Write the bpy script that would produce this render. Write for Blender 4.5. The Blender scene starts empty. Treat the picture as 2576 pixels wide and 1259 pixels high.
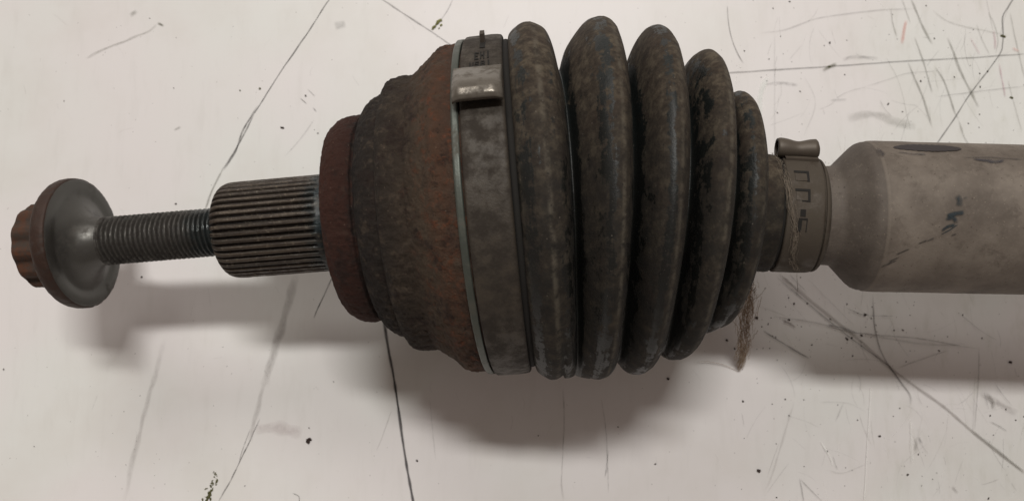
import bpy, math, random
import numpy as np
from mathutils import Vector, Matrix
random.seed(7); rng = np.random.default_rng(7)
sc = bpy.context.scene
COL = sc.collection
# ------------------------------------------------------------------ camera
S = 0.00012            # metres per drawing unit
W, H = 2575.0, 1259.0
F = 2200.0             # focal length, drawing units
TILT = math.radians(6.0)
CT, ST = math.cos(TILT), math.sin(TILT)
CAM = np.array([0.0, -F*ST, F*CT])
cam = bpy.data.cameras.new("camera"); co = bpy.data.objects.new("camera", cam); COL.objects.link(co)
cam.sensor_width = 36; cam.lens = 36*F/W
cam.clip_start = 0.005; cam.clip_end = 20
co.location = Vector(CAM*S); co.rotation_euler = (TILT, 0, 0)
cam.dof.use_dof = True; cam.dof.focus_distance = (F-140)*S; cam.dof.aperture_fstop = 18
sc.camera = co
# ------------------------------------------------------------------ light of the workshop
w = bpy.data.worlds.new("World"); sc.world = w; w.use_nodes = True
bg = w.node_tree.nodes["Background"]
bg.inputs[0].default_value = (1.0, 0.83, 0.72, 1); bg.inputs[1].default_value = 0.205
def area(name, loc, target, sx, sy, power, color):
    L = bpy.data.lights.new(name, 'AREA'); L.shape = 'RECTANGLE'; L.size = sx; L.size_y = sy
    L.energy = power; L.color = color
    o = bpy.data.objects.new(name, L); COL.objects.link(o); o.location = loc
    o.rotation_euler = (Vector(target)-Vector(loc)).to_track_quat('-Z', 'Y').to_euler()
    return o
area("fluorescent_tube_lamp", (0.15, 1.74, 3.9), (0.0, 0, 0), 1.35, 0.30, 110.0, (1.0, 0.985, 0.94))
area("added_soft_light", (-1.5, 5.8, 4.7), (0, 0, 0), 3.4, 1.6, 150.0, (1.0, 0.96, 0.91))  # unseen soft light, added to shape the shading on the shaft
sc.view_settings.view_transform = 'Standard'; sc.view_settings.look = 'None'
sc.view_settings.exposure = 0.05; sc.view_settings.gamma = 1
# ------------------------------------------------------------------ maths
def ray(px, py):
    d = np.array([(px-W/2)/F, -(py-H/2)/F, -1.0])
    return np.array([d[0], d[1]*CT - d[2]*ST, d[1]*ST + d[2]*CT])
def unp(px, py, z):
    d = ray(px, py); t = (z-CAM[2])/d[2]; return CAM + d*t
YC = [(-60, 634), (75, 622), (830, 559), (1210, 523), (1365, 508), (1500, 502), (1615, 506), (1730, 517), (1827, 529), (1930, 537), (2010, 541), (2180, 544), (2575, 553), (4000, 584)]
YAW = [(-60, .083), (1330, .080), (1400, .07), (1500, 0.0), (1615, -.047), (1726, -.088), (1827, -.088), (1930, -.08), (2040, -.07), (2075, -.02), (2900, -.02)]
PIT = [(-60, .083), (1330, .083), (1500, .06), (1900, .04), (2900, .03)]
PITR = [(-60, .125), (290, .12), (560, .085), (1240, .075), (1330, .03), (1400, .0), (1840, .0), (1930, .06), (1960, .09), (2060, .09), (2120, .06), (2900, .06)]
def itp(tab, s):
    return np.interp(s, [a for a, b in tab], [b for a, b in tab])
_ss = np.linspace(-100, 4000, 4101)
_p = itp(PIT, _ss); _z = np.cumsum(np.tan(_p)); _z -= np.interp(1287, _ss, _z)
_k = np.ones(41)/41
_yc = itp(YC, _ss); _yp = np.pad(_yc, 20, mode='edge'); _yc2 = np.convolve(_yp, _k, 'valid')
_pr = itp(PITR, _ss)
_yw = itp(YAW, _ss); _yw2 = np.convolve(np.pad(_yw, 10, mode='edge'), np.ones(21)/21, 'valid')
def frame(s):
    z = float(np.interp(s, _ss, _z)); y = float(np.interp(s, _ss, _yc2))
    c = unp(s, y, z); a = float(np.interp(s, _ss, _yw2)); p = float(np.interp(s, _ss, _pr))
    n = np.array([math.cos(a)*math.cos(p), math.sin(a)*math.cos(p), math.sin(p)])
    u1 = np.array([-math.sin(a), math.cos(a), 0.0]); u2 = np.cross(n, u1)
    return c, n, u1, u2
def rw(s, ra):          # radius seen in the picture -> real radius
    z = float(np.interp(s, _ss, _z)); y = float(np.interp(s, _ss, _yc2))
    c = unp(s, y, z); d = (CAM-c); depth = d[1]*(-ST) + d[2]*CT
    return ra*depth/F/math.sqrt(1+(ra/F)**2)
def pt(s, th, ra):      # point on the round body; th = 0 faces up, +90 away from the viewer
    c, n, u1, u2 = frame(s); r = rw(s, ra)
    return c + r*(math.cos(th)*u2 + math.sin(th)*u1)
def surf(px, py, ra, lift=0.0):   # picture point -> (s, th) on the round body of radius ra
    s = px
    for _ in range(12):
        c, n, u1, u2 = frame(s); r = rw(s, ra)+lift
        d = ray(px, py); d = d/np.linalg.norm(d); o = CAM-c
        dp = d - n*np.dot(d, n); op = o - n*np.dot(o, n)
        A = np.dot(dp, dp); B = 2*np.dot(dp, op); C_ = np.dot(op, op)-r*r
        disc = B*B-4*A*C_
        t = (-B-math.sqrt(max(disc, 0)))/(2*A)
        P = CAM + d*t
        e = np.dot(P-c, n); s += e*0.9
    q = P-c; th = math.atan2(np.dot(q, u1), np.dot(q, u2))
    return s, th
HT = 0.0
def hashn(ix, iy, iz, seed):
    h = (ix*374761393 + iy*668265263 + iz*2147483647 + seed*974634777) & 0xffffffff
    h = ((h ^ (h >> 13))*1274126177) & 0xffffffff
    h = h ^ (h >> 16)
    return (h & 0xffff)/65535.0
def vnoise(P, seed=0):
    P = np.asarray(P, float); i = np.floor(P).astype(np.int64); f = P-i; f = f*f*(3-2*f); out = 0
    for dx in (0, 1):
        for dy in (0, 1):
            for dz in (0, 1):
                wgt = (f[..., 0] if dx else 1-f[..., 0])*(f[..., 1] if dy else 1-f[..., 1])*(f[..., 2] if dz else 1-f[..., 2])
                out = out + wgt*hashn(i[..., 0]+dx, i[..., 1]+dy, i[..., 2]+dz, seed)
    return out*2-1
def fbm(P, oct=3, seed=0):
    a = 1.0; o = 0; t = 0
    for k in range(oct):
        o = o + a*vnoise(P*(2.03**k), seed+k); t += a; a *= .5
    return o/t
# ------------------------------------------------------------------ mesh helpers
def mesh_obj(name, V, Fs, mat, parent=None, smooth=True, attrs=None):
    me = bpy.data.meshes.new(name)
    V = np.asarray(V, float)*S
    if isinstance(Fs, np.ndarray):
        nf = len(Fs); k = Fs.shape[1]
        me.vertices.add(len(V)); me.vertices.foreach_set("co", V.astype(np.float32).ravel())
        me.loops.add(nf*k); me.loops.foreach_set("vertex_index", Fs.astype(np.int32).ravel())
        me.polygons.add(nf); me.polygons.foreach_set("loop_start", np.arange(0, nf*k, k, dtype=np.int32))
        me.update(calc_edges=True); me.validate()
    else:
        me.from_pydata([tuple(v) for v in V], [], Fs); me.update()
    me.polygons.foreach_set("use_smooth", np.full(len(me.polygons), smooth, dtype=bool))
    for an, (typ, dat) in (attrs or {}).items():
        at = me.attributes.new(an, typ, 'POINT')
        key = {'FLOAT': 'value', 'FLOAT_VECTOR': 'vector', 'FLOAT_COLOR': 'color'}[typ]
        at.data.foreach_set(key, np.asarray(dat, np.float32).ravel())
    if mat: me.materials.append(mat)
    o = bpy.data.objects.new(name, me); COL.objects.link(o)
    if parent: o.parent = parent
    return o
def grid_faces(nr, nc, wrap=False):
    i = np.arange(nr-1)[:, None]; j = np.arange(nc if wrap else nc-1)[None, :]
    j2 = (j+1) % nc
    return np.stack([i*nc+j, (i+1)*nc+j, (i+1)*nc+j2, i*nc+j2], -1).reshape(-1, 4)
def smooth_profile(P, step=4.0):
    """Catmull-Rom through (s, r) points; a point given as (s, r, 1) is a sharp corner."""
    segs = []; cur = [P[0]]
    for q in P[1:]:
        cur.append(q)
        if len(q) > 2: segs.append(cur); cur = [q]
    if len(cur) > 1: segs.append(cur)
    out = []
    for sg in segs:
        A = np.array([q[:2] for q in sg], float); n = len(A)
        E = np.vstack([2*A[0]-A[1], A, 2*A[-1]-A[-2]])
        for i in range(n-1):
            p0, p1, p2, p3 = E[i], E[i+1], E[i+2], E[i+3]
            L = np.linalg.norm(p2-p1); k = max(1, int(L/step))
            for t in np.arange(k)/k:
                m1 = (p2-p0)*.5*min(1, 1.2*L/ max(1e-6, np.linalg.norm(p2-p0)*.5)); m2 = (p3-p1)*.5*min(1, 1.2*L/max(1e-6, np.linalg.norm(p3-p1)*.5))
                h = (2*t**3-3*t*t+1)*p1+(t**3-2*t*t+t)*m1+(-2*t**3+3*t*t)*p2+(t**3-t*t)*m2
                out.append(h)
    out.append(np.array(P[-1][:2], float))
    return np.array(out)
def lathe(name, prof, mat, parent, seg=256, rfun=None, disp=None, raw=False, step=4.0, attrs=None, th0=-math.pi, th1=math.pi, smooth=True):
    P = np.array([p[:2] for p in prof], float) if raw else smooth_profile(prof, step)
    full = abs((th1-th0)-2*math.pi) < 1e-6
    th = th0+(th1-th0)*np.arange(seg if full else seg+1)/seg
    n = len(P); m = len(th)
    Vv = np.zeros((n, m, 3)); cyl = np.zeros((n, m, 3))
    for i, (s, ra) in enumerate(P):
        c, nn, u1, u2 = frame(s); r = rw(s, max(ra, .01))
        R = np.full(m, r)
        if rfun is not None: R = R + rfun(s, th, r)
        Vv[i] = c + R[:, None]*(np.cos(th)[:, None]*u2 + np.sin(th)[:, None]*u1)
        cyl[i, :, 0] = s; cyl[i, :, 1] = th*200; cyl[i, :, 2] = r
    if disp is not None:
        dn = disp(Vv, cyl)                               # displacement along the radius
        for i, (s, ra) in enumerate(P):
            c, nn, u1, u2 = frame(s)
            rad = (np.cos(th)[:, None]*u2 + np.sin(th)[:, None]*u1)
            Vv[i] += rad*dn[i][:, None]
    A = {'cyl': ('FLOAT_VECTOR', cyl.reshape(-1, 3))}
    if attrs:
        for k, fn in attrs.items(): A[k] = ('FLOAT', fn(cyl, Vv).reshape(-1))
    Fs = grid_faces(n, m, full)[:, ::-1]
    return mesh_obj(name, Vv.reshape(-1, 3), Fs, mat, parent, smooth, A)
def box_on(s0, s1, t0, t1, r0, r1, ns=4, nt=6):
    """closed curved block on the round body: verts, faces"""
    V = []; Fc = []
    def sheet(ra):
        b = len(V)
        for i in range(ns+1):
            for j in range(nt+1):
                V.append(pt(s0+(s1-s0)*i/ns, t0+(t1-t0)*j/nt, ra))
        return b
    a = sheet(r0); b = sheet(r1); m = nt+1
    for i in range(ns):
        for j in range(nt):
            q = [i*m+j, (i+1)*m+j, (i+1)*m+j+1, i*m+j+1]
            Fc.append([b+x for x in q][::-1]); Fc.append([a+x for x in q])
    rim = [i*m for i in range(ns+1)] + [ns*m+j for j in range(1, nt+1)] + [i*m+nt for i in range(ns-1, -1, -1)] + [j for j in range(nt-1, 0, -1)]
    for k in range(len(rim)):
        p, q = rim[k], rim[(k+1) % len(rim)]
        Fc.append([a+p, b+p, b+q, a+q][::-1])
    return V, Fc
# ------------------------------------------------------------------ node helpers
class NT:
    def __init__(s, name):
        s.m = bpy.data.materials.new(name); s.m.use_nodes = True; s.t = s.m.node_tree; s.t.nodes.clear()
        s.out = s.t.nodes.new('ShaderNodeOutputMaterial'); s.b = s.t.nodes.new('ShaderNodeBsdfPrincipled')
        s.t.links.new(s.b.outputs[0], s.out.inputs[0])
    def n(s, typ, **kw):
        x = s.t.nodes.new(typ)
        for k, v in kw.items(): setattr(x, k, v)
        return x
    def l(s, a, b): s.t.links.new(a, b)
    def obj(s): return s.n('ShaderNodeTexCoord').outputs['Object']
    def attr(s, name):
        a = s.n('ShaderNodeAttribute'); a.attribute_name = name; return a
    def mapv(s, v, scale):
        m = s.n('ShaderNodeVectorMath', operation='MULTIPLY'); s.l(v, m.inputs[0]); m.inputs[1].default_value = scale; return m.outputs[0]
    def noise(s, v, scale, detail=4, rough=.6, dist=0):
        x = s.n('ShaderNodeTexNoise'); s.l(v, x.inputs['Vector']); x.inputs['Scale'].default_value = scale
        x.inputs['Detail'].default_value = detail; x.inputs['Roughness'].default_value = rough; x.inputs['Distortion'].default_value = dist
        return x.outputs['Fac']
    def px(s, v, size, **k): return s.noise(v, 1/(size*S), **k)
    def voro(s, v, size):
        x = s.n('ShaderNodeTexVoronoi'); s.l(v, x.inputs['Vector']); x.inputs['Scale'].default_value = 1/(size*S); return x.outputs['Distance']
    def math(s, op, a, b=0.0, c=0.0, clamp=False):
        m = s.n('ShaderNodeMath', operation=op); m.use_clamp = clamp
        for i, v in enumerate((a, b, c)):
            if isinstance(v, (int, float)): m.inputs[i].default_value = v
            else: s.l(v, m.inputs[i])
        return m.outputs[0]
    def rng(s, v, a, b, c=0.0, d=1.0):
        m = s.n('ShaderNodeMapRange'); m.interpolation_type = 'SMOOTHSTEP'; s.l(v, m.inputs[0])
        for i, x in enumerate((a, b, c, d)): m.inputs[1+i].default_value = x
        return m.outputs[0]
    def mix(s, f, a, b, mode='MIX'):
        m = s.n('ShaderNodeMix', data_type='RGBA', blend_type=mode)
        if isinstance(f, (int, float)): m.inputs[0].default_value = f
        else: s.l(f, m.inputs[0])
        for i, v in ((6, a), (7, b)):
            if isinstance(v, tuple): m.inputs[i].default_value = (*v, 1) if len(v) == 3 else v
            else: s.l(v, m.inputs[i])
        return m.outputs[2]
    def ramp(s, v, stops, interp='LINEAR'):
        r = s.n('ShaderNodeValToRGB'); s.l(v, r.inputs[0]); e = r.color_ramp.elements; r.color_ramp.interpolation = interp
        while len(e) > 1: e.remove(e[-1])
        e[0].position = stops[0][0]; e[0].color = (*stops[0][1], 1)
        for p, c in stops[1:]:
            q = e.new(p); q.color = (*c, 1)
        return r.outputs[0]
    def bump(s, h, strength=.5, dist_px=2.0):
        b = s.n('ShaderNodeBump'); b.inputs['Strength'].default_value = strength; b.inputs['Distance'].default_value = dist_px*S
        s.l(h, b.inputs['Height']); s.l(b.outputs[0], s.b.inputs['Normal'])
    def set(s, **kw):
        for k, v in kw.items():
            i = s.b.inputs[k.replace('_', ' ')]
            if isinstance(v, (int, float, tuple)): i.default_value = (*v, 1) if isinstance(v, tuple) and len(v) == 3 else v
            else: s.l(v, i)
        return s.m
def sep(N, v):
    x = N.n('ShaderNodeSeparateXYZ'); N.l(v, x.inputs[0]); return x.outputs
# --- worn dusty rubber
def mat_rubber():
    N = NT('dusty_rubber'); o = N.obj(); cy = N.attr('cyl').outputs['Vector']; wear_shade = N.attr('wear_shade').outputs['Fac']
    big = N.px(o, 44, detail=6, rough=.65); fine = N.px(o, 9, detail=5, rough=.7)
    stk = N.noise(N.mapv(cy, (.09, .012, 0)), 1.0, detail=5, rough=.65)
    m = N.math('ADD', wear_shade, N.math('MULTIPLY', N.math('SUBTRACT', big, .5), 1.9))
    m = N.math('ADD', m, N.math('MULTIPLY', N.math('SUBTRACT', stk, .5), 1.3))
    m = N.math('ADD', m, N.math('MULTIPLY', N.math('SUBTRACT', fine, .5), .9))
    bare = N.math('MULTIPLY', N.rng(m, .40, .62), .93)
    dust = N.ramp(N.px(o, 26, detail=6, rough=.7), [(.36, (.022, .015, .010)), (.5, (.046, .034, .023)), (.62, (.088, .069, .047))])
    red = N.rng(N.px(o, 90, detail=4), .5, .72)
    dust = N.mix(N.math('MULTIPLY', red, .55), dust, (.030, .016, .010))
    rub = N.mix(N.px(o, 40, detail=3), (.0035, .0050, .0050), (.009, .0150, .0160))
    c = N.mix(bare, dust, rub)
    c = N.mix(N.math('MULTIPLY', N.attr('under').outputs['Fac'], N.rng(N.px(o, 50, detail=5, rough=.7), .3, .7, .95, .55)), c, (.0095, .0085, .0072))  # near-black mixed in as shade on the lower half of the boot
    spk = N.rng(N.voro(o, 26), .07, .03); c = N.mix(N.math('MULTIPLY', spk, .35), c, (.25, .22, .18))
    cr = N.math('MULTIPLY', N.attr('crest').outputs['Fac'], N.rng(N.px(o, 30, detail=5, rough=.7), .38, .62, .0, .65)); c = N.mix(cr, c, (.13, .112, .085))
    c = N.mix(N.math('MULTIPLY', N.rng(N.voro(N.mapv(o, (1.1, 1, .9)), 13), .10, .05), .3), c, (.16, .14, .11))
    dk = N.rng(N.voro(o, 21), .16, .08); c = N.mix(N.math('MULTIPLY', dk, .6), c, (.01, .009, .008))
    N.bump(N.math('ADD', N.math('MULTIPLY', fine, 1.0), N.math('MULTIPLY', N.px(o, 4, detail=2), .4)), .5, 2.0)
    r = N.rng(bare, 0, 1, .85, .45)
    return N.set(Base_Color=c, Roughness=r, Specular_IOR_Level=.35)
# --- rusty cast housing: hue runs with the distance along the axis
def mat_housing():
    N = NT('rusted_steel_housing'); o = N.obj(); cy = N.attr('cyl').outputs['Vector']; s = sep(N, cy)[0]
    wob = N.math('MULTIPLY', N.math('SUBTRACT', N.px(o, 34, detail=7, rough=.7), .5), 75.0)
    t = N.math('DIVIDE', N.math('SUBTRACT', N.math('ADD', s, wob), 860.0), 400.0)
    base = N.ramp(t, [(0, (.046, .015, .009)), (.2, (.034, .013, .009)), (.232, (.012, .009, .008)), (.42, (.023, .017, .013)), (.55, (.038, .027, .019)), (.66, (.064, .044, .029)), (.76, (.072, .038, .023)), (.86, (.055, .032, .022)), (1, (.042, .030, .022))])
    n1 = N.px(o, 32, detail=7, rough=.7)
    dusty = N.rng(n1, .50, .64); c = N.mix(N.math('MULTIPLY', N.math('MULTIPLY', dusty, .65), N.rng(t, .12, .34, .15, 1)), base, (.070, .052, .037))
    n2 = N.px(o, 55, detail=6, rough=.7); dark = N.rng(n2, .50, .64); c = N.mix(N.math('MULTIPLY', dark, .75), c, (.018, .010, .008))
    n3 = N.px(o, 24, detail=7, rough=.75); c = N.mix(N.math('MULTIPLY', N.rng(t, .5, .75), N.rng(n3, .50, .66, 0, .85)), c, (.115, .040, .019))
    spk = N.rng(N.voro(o, 17), .1, .04); c = N.mix(N.math('MULTIPLY', spk, .5), c, (.2, .15, .11))
    c = N.mix(N.math('MULTIPLY', N.rng(N.voro(N.mapv(o, (1, .8, 1.2)), 19), .20, .06), .5), c, (.010, .007, .005))
    h = N.math('ADD', N.px(o, 12, detail=5, rough=.75), N.math('MULTIPLY', N.px(o, 5, detail=4, rough=.8), .5))
    N.bump(h, 1.0, 6.0)
    return N.set(Base_Color=c, Roughness=.88, Specular_IOR_Level=.3)
# --- general dirty metal
def mat_metal(name, a, b, dirt, dirt_amt=.5, metallic=.7, rough=.5, bumpd=1.2, size=30, fine=6, bs=.4, grease=None):
    N = NT(name); o = N.obj()
    c = N.mix(N.px(o, size, detail=5, rough=.65), a, b)
    d = N.rng(N.px(o, size*1.4, detail=7, rough=.72), 1-dirt_amt-.12, 1-dirt_amt+.12)
    c = N.mix(d, c, dirt)
    spk = N.rng(N.voro(o, 15), .13, .05); c = N.mix(N.math('MULTIPLY', spk, .45), c, tuple(min(1, x*1.9) for x in dirt))
    N.bump(N.px(o, fine, detail=5, rough=.7), bs, bumpd)
    mt = N.math('MULTIPLY', N.math('SUBTRACT', 1.0, d), metallic); r = N.math('ADD', rough, N.math('MULTIPLY', d, .88-rough))
    if grease:
        s = sep(N, N.attr('cyl').outputs['Vector'])[0]; g = N.rng(N.math('ADD', s, N.math('MULTIPLY', N.px(o, 25, detail=3), 90.0)), *grease)
        c = N.mix(N.math('MULTIPLY', g, .7), c, (.02, .028, .03)); r = N.math('SUBTRACT', r, N.math('MULTIPLY', g, N.math('SUBTRACT', r, .13)))
    return N.set(Base_Color=c, Metallic=mt, Roughness=r)
def mat_tube():
    N = NT('dust_coated_painted_steel'); o = N.obj(); cy = N.attr('cyl').outputs['Vector']; s = sep(N, cy)[0]
    lo = N.px(o, 110, detail=5, rough=.6)
    c = N.ramp(lo, [(.33, (.100, .081, .066)), (.5, (.140, .116, .096)), (.64, (.178, .150, .125))])
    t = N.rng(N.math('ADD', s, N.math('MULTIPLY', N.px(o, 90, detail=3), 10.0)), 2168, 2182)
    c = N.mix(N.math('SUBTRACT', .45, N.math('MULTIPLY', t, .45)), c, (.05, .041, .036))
    c = N.mix(N.rng(N.math('ABSOLUTE', N.math('SUBTRACT', s, 2169.0)), 6, 1, 0, .35), c, (.22, .185, .15))  # pale ring painted on the shoulder crease as its highlight
    c = N.mix(N.rng(N.px(o, 45, detail=7, rough=.75), .52, .68, 0, .55), c, (.07, .055, .044))
    c = N.mix(N.rng(N.px(o, 9, detail=4, rough=.7), .55, .75, 0, .35), c, (.24, .20, .16))
    c = N.mix(N.math('MULTIPLY', N.rng(N.voro(o, 17), .13, .06), .5), c, (.03, .018, .013))
    c = N.mix(N.math('MULTIPLY', N.rng(N.voro(N.mapv(o, (1, 1.3, 1.1)), 15), .10, .05), .5), c, (.32, .27, .2))
    N.bump(N.math('ADD', N.px(o, 7, detail=4, rough=.7), N.math('MULTIPLY', N.px(o, 26, detail=2), .6)), .4, 1.6)
    return N.set(Base_Color=c, Roughness=.72, Specular_IOR_Level=.4)
def mat_spline():
    N = NT('oily_spline_steel'); o = N.obj(); cy = N.attr('cyl').outputs['Vector']; tip = N.attr('tip').outputs['Fac']; s = sep(N, cy)[0]
    stk = N.noise(N.mapv(cy, (.010, .16, 0)), 1.0, detail=6, rough=.75); stk2 = N.noise(N.mapv(cy, (.004, .055, 0)), 1.0, detail=3)
    c = N.ramp(tip, [(0, (.010, .008, .007)), (.45, (.030, .023, .018)), (1, (.080, .061, .044))])
    c = N.mix(N.rng(stk, .44, .60, 0, .85), c, (.022, .014, .011)); c = N.mix(N.rng(stk2, .45, .62, 0, .7), c, (.028, .021, .016))
    c = N.mix(N.rng(N.px(o, 11, detail=6, rough=.75), .55, .68, 0, .6), c, (.22, .185, .14))
    g = N.rng(N.math('ADD', s, N.math('MULTIPLY', N.px(o, 40, detail=3), 60.0)), 810, 862)
    c = N.mix(N.math('MULTIPLY', g, N.rng(N.px(o, 30, detail=3), .35, .6, 1, .45)), c, (.018, .027, .030))
    N.bump(N.px(o, 8, detail=5, rough=.75), .8, 2.4)
    r = N.math('SUBTRACT', N.rng(N.px(o, 20, detail=4), .42, .6, .62, .34), N.math('MULTIPLY', g, .24))
    return N.set(Base_Color=c, Metallic=.35, Roughness=r)
def mat_mark():
    N = NT('surface_marking'); mk = sep(N, N.attr('mk').outputs['Vector']); col = N.attr('mcol'); br = sep(N, N.attr('mbr').outputs['Vector'])
    cv = N.n('ShaderNodeCombineXYZ'); N.l(N.math('MULTIPLY', mk[0], .06), cv.inputs[0]); N.l(N.math('MULTIPLY', mk[1], 1.3), cv.inputs[1]); N.l(mk[2], cv.inputs[2])
    nz = N.noise(cv.outputs[0], 1.0, detail=6, rough=.75)
    prof = N.math('SUBTRACT', 1.0, N.math('POWER', N.math('ABSOLUTE', mk[1]), 2.0), clamp=True)
    thr = N.rng(nz, .42, .60)
    f = N.math('ADD', N.math('MULTIPLY', br[0], thr), N.math('SUBTRACT', 1.0, br[0]))
    a = N.math('MULTIPLY', N.math('MULTIPLY', f, prof), col.outputs['Alpha'], clamp=True)
    a = N.math('MULTIPLY', a, br[1], clamp=True)
    return N.set(Base_Color=col.outputs['Color'], Roughness=.7, Alpha=a)
def mat_table():
    N = NT('white_laminate'); o = N.obj()
    c = N.mix(N.rng(N.px(o, 700, detail=2), .38, .62), (.722, .690, .685), (.708, .706, .685))
    c = N.mix(N.rng(N.px(o, 330, detail=4, rough=.6), .45, .75, 0, .30), c, (.60, .555, .515))
    st = N.px(N.mapv(o, (1, .18, 1)), 30, detail=4, rough=.6); c = N.mix(N.rng(st, .5, .8, 0, .16), c, (.52, .50, .47))
    x = sep(N, o)[0]
    rt = N.rng(x, 700*S, 1250*S)
    gr = N.px(N.mapv(o, (1, .35, 1)), 55, detail=7, rough=.7)
    c = N.mix(N.math('MULTIPLY', rt, N.rng(gr, .5, .72, 0, .32)), c, (.50, .49, .43))
    sp = N.rng(N.voro(o, 34), .055, .03); c = N.mix(N.math('MULTIPLY', sp, .55), c, (.12, .10, .09))
    c = N.mix(N.math('MULTIPLY', N.rng(N.px(o, 22, detail=7, rough=.75), .64, .76), .35), c, (.45, .42, .39))
    N.bump(N.px(o, 8, detail=4, rough=.6), .05, 1.0)
    return N.set(Base_Color=c, Roughness=.42, Specular_IOR_Level=.4)
def mat_plain(name, c, rough=.8, c2=None, size=8, metallic=0, alpha=1):
    N = NT(name); o = N.obj(); c2 = c2 or tuple(x*.5 for x in c)
    return N.set(Base_Color=N.mix(N.px(o, size, detail=4), c2, c), Roughness=rough, Metallic=metallic, Alpha=alpha)
M = dict(rubber=mat_rubber(), housing=mat_housing(), tube=mat_tube(), spline=mat_spline(), mark=mat_mark(), table=mat_table(),
    band=mat_metal('dusty_clamp_steel', (.020, .014, .010), (.066, .052, .036), (.022, .016, .011), .52, .0, .55, 1.8, 40, bs=.7),
    smallband=mat_metal('dusty_small_clamp_steel', (.045, .034, .025), (.078, .061, .046), (.056, .044, .032), .55, .35, .52, 1.4, 26),
    ear=mat_metal('bare_clamp_steel', (.14, .125, .105), (.19, .17, .145), (.080, .066, .052), .45, .6, .30, 1.0, 30, bs=.35),
    zinc=mat_metal('zinc_clamp_edge', (.05, .058, .050), (.095, .105, .09), (.075, .07, .055), .40, .4, .42, .8, 30),
    washer=mat_metal('grey_phosphated_steel', (.078, .075, .069), (.098, .094, .087), (.060, .052, .044), .38, .55, .36, .7, 60, fine=9, bs=.25),
    rim=mat_metal('rusty_dark_rim', (.026, .013, .009), (.048, .022, .013), (.034, .027, .023), .38, .3, .6, 2.0, 16, bs=.7),
    head=mat_metal('orange_rusted_bolt_head', (.105, .034, .012), (.050, .020, .010), (.040, .027, .020), .52, .1, .85, 1.8, 24, bs=.6),
    thread=mat_metal('blackened_thread_steel', (.055, .051, .046), (.088, .082, .074), (.020, .016, .013), .5, .6, .38, 1.0, 18, bs=.5, grease=(500, 580)),
    dark=mat_plain('dark_recess_shade', (.012, .010, .008), .9),  # near-black colour standing in for shade inside slots, gaps and stampings
    earthumb=mat_plain('worn_ear_steel', (.105, .085, .066), .55, (.075, .06, .047), 22, .3),
    lint=mat_plain('grey_brown_lint', (.30, .25, .195), .95, (.17, .135, .105), 18),
    web=mat_plain('brown_cobweb_dust', (.50, .39, .28), .95, (.20, .13, .09), 16),
    crumb=mat_plain('dark_brown_grit', (.035, .018, .013), .8), moss=mat_plain('yellow_green_moss', (.24, .235, .06), .7, (.05, .05, .012), 9), olive=mat_plain('olive_green_grit', (.10, .095, .022), .7, (.03, .028, .01), 5),
    flake=mat_plain('rust_brown_flake', (.10, .05, .03), .85))
# ------------------------------------------------------------------ drive shaft
c0 = frame(1400)[0]
root = bpy.data.objects.new('drive_shaft', None); COL.objects.link(root)
root['label'] = 'rusty drive shaft with ribbed rubber boot, splined stub and flanged bolt, on the tabletop'; root['category'] = 'drive shaft'
def empty(name, parent):
    o = bpy.data.objects.new(name, None); COL.objects.link(o); o.parent = parent; return o
# boot profile
boot_prof = [(1290, 400, 1), (1312, 404, 1), (1315, 420), (1322, 431), (1337, 443), (1350, 450), (1364, 450.5, 1), (1378, 443), (1393, 430), (1403, 400), (1411, 355), (1417, 322), (1423, 332), (1435, 378), (1456, 418), (1476, 446), (1499, 456), (1516, 450), (1526, 438, 1), (1538, 400), (1545, 350), (1550, 296), (1557, 306), (1566, 345), (1580, 395), (1597, 427), (1617, 439), (1636, 431), (1648, 414, 1), (1660, 375), (1670, 320), (1677, 280), (1684, 292), (1693, 340), (1707, 375), (1728, 392), (1748, 382), (1758, 366, 1), (1770, 320), (1780, 250), (1787, 250), (1796, 277), (1810, 293), (1827, 298), (1848, 282), (1868, 235), (1878, 185), (1884, 158), (1900, 150), (1930, 148), (1937, 146, 1), (1940, 136, 1), (2050, 134)]
bands = [(1328, 13, .50), (1366, 6, -.6), (1392, 12, .25), (1422, 10, .95), (1484, 20, .44), (1513, 5, -.5), (1552, 15, 1.0), (1614, 13, .52), (1580, 10, -.10), (1634, 5, -.4), (1678, 10, .95), (1699, 8, .40), (1742, 6, -.4), (1784, 9, .9), (1812, 13, .46), (1835, 5, -.3), (1868, 10, .35), (1915, 20, -.1)]  # bare patches on ridges; groove entries put the shade of the folds into colour
ENV = [(1367, 449), (1499, 456), (1617, 439), (1728, 392), (1827, 298)]
def foldfill(s, th, r):
    if s < 1385 or s > 1822: return 0*th
    e = rw(s, float(np.interp(s, [a for a, b in ENV], [b for a, b in ENV])))
    u = np.clip((-np.degrees(th)-38)/50, 0, 1)*(th < 0); u = u*u*(3-2*u); u = np.where(np.degrees(th) < -120, np.clip((180+np.degrees(th))/60, 0, 1), u)
    f = .93 if s < 1470 else .72
    return f*u*max(0, e-r)
def under_shadef(cyl, V):
    th = np.degrees(cyl[..., 1]/200); return 1/(1+np.exp((th-14)/12))  # rises towards the lower half, where shade is put into the colour
def wear_shadef(cyl, V):
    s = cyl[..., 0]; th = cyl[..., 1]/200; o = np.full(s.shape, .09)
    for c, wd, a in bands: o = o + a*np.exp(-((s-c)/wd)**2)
    o = o + .12*(1/(1+np.exp((np.degrees(th)-8)/11)))      # shade of the lower half painted in as darker rubber
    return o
def crestf(cyl, V):
    s = cyl[..., 0]; o = np.zeros(s.shape)
    for c, wd, a in [(1366, 4, 1), (1514, 4, .8), (1635, 4, .6), (1743, 5, .8), (1842, 5, .6), (1318, 4, .3)]: o = o + a*np.exp(-((s-c)/wd)**2)
    return o
def ddisp(amp, size, seed):
    return lambda V, cyl: amp*fbm(V/size, 3, seed)
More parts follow.
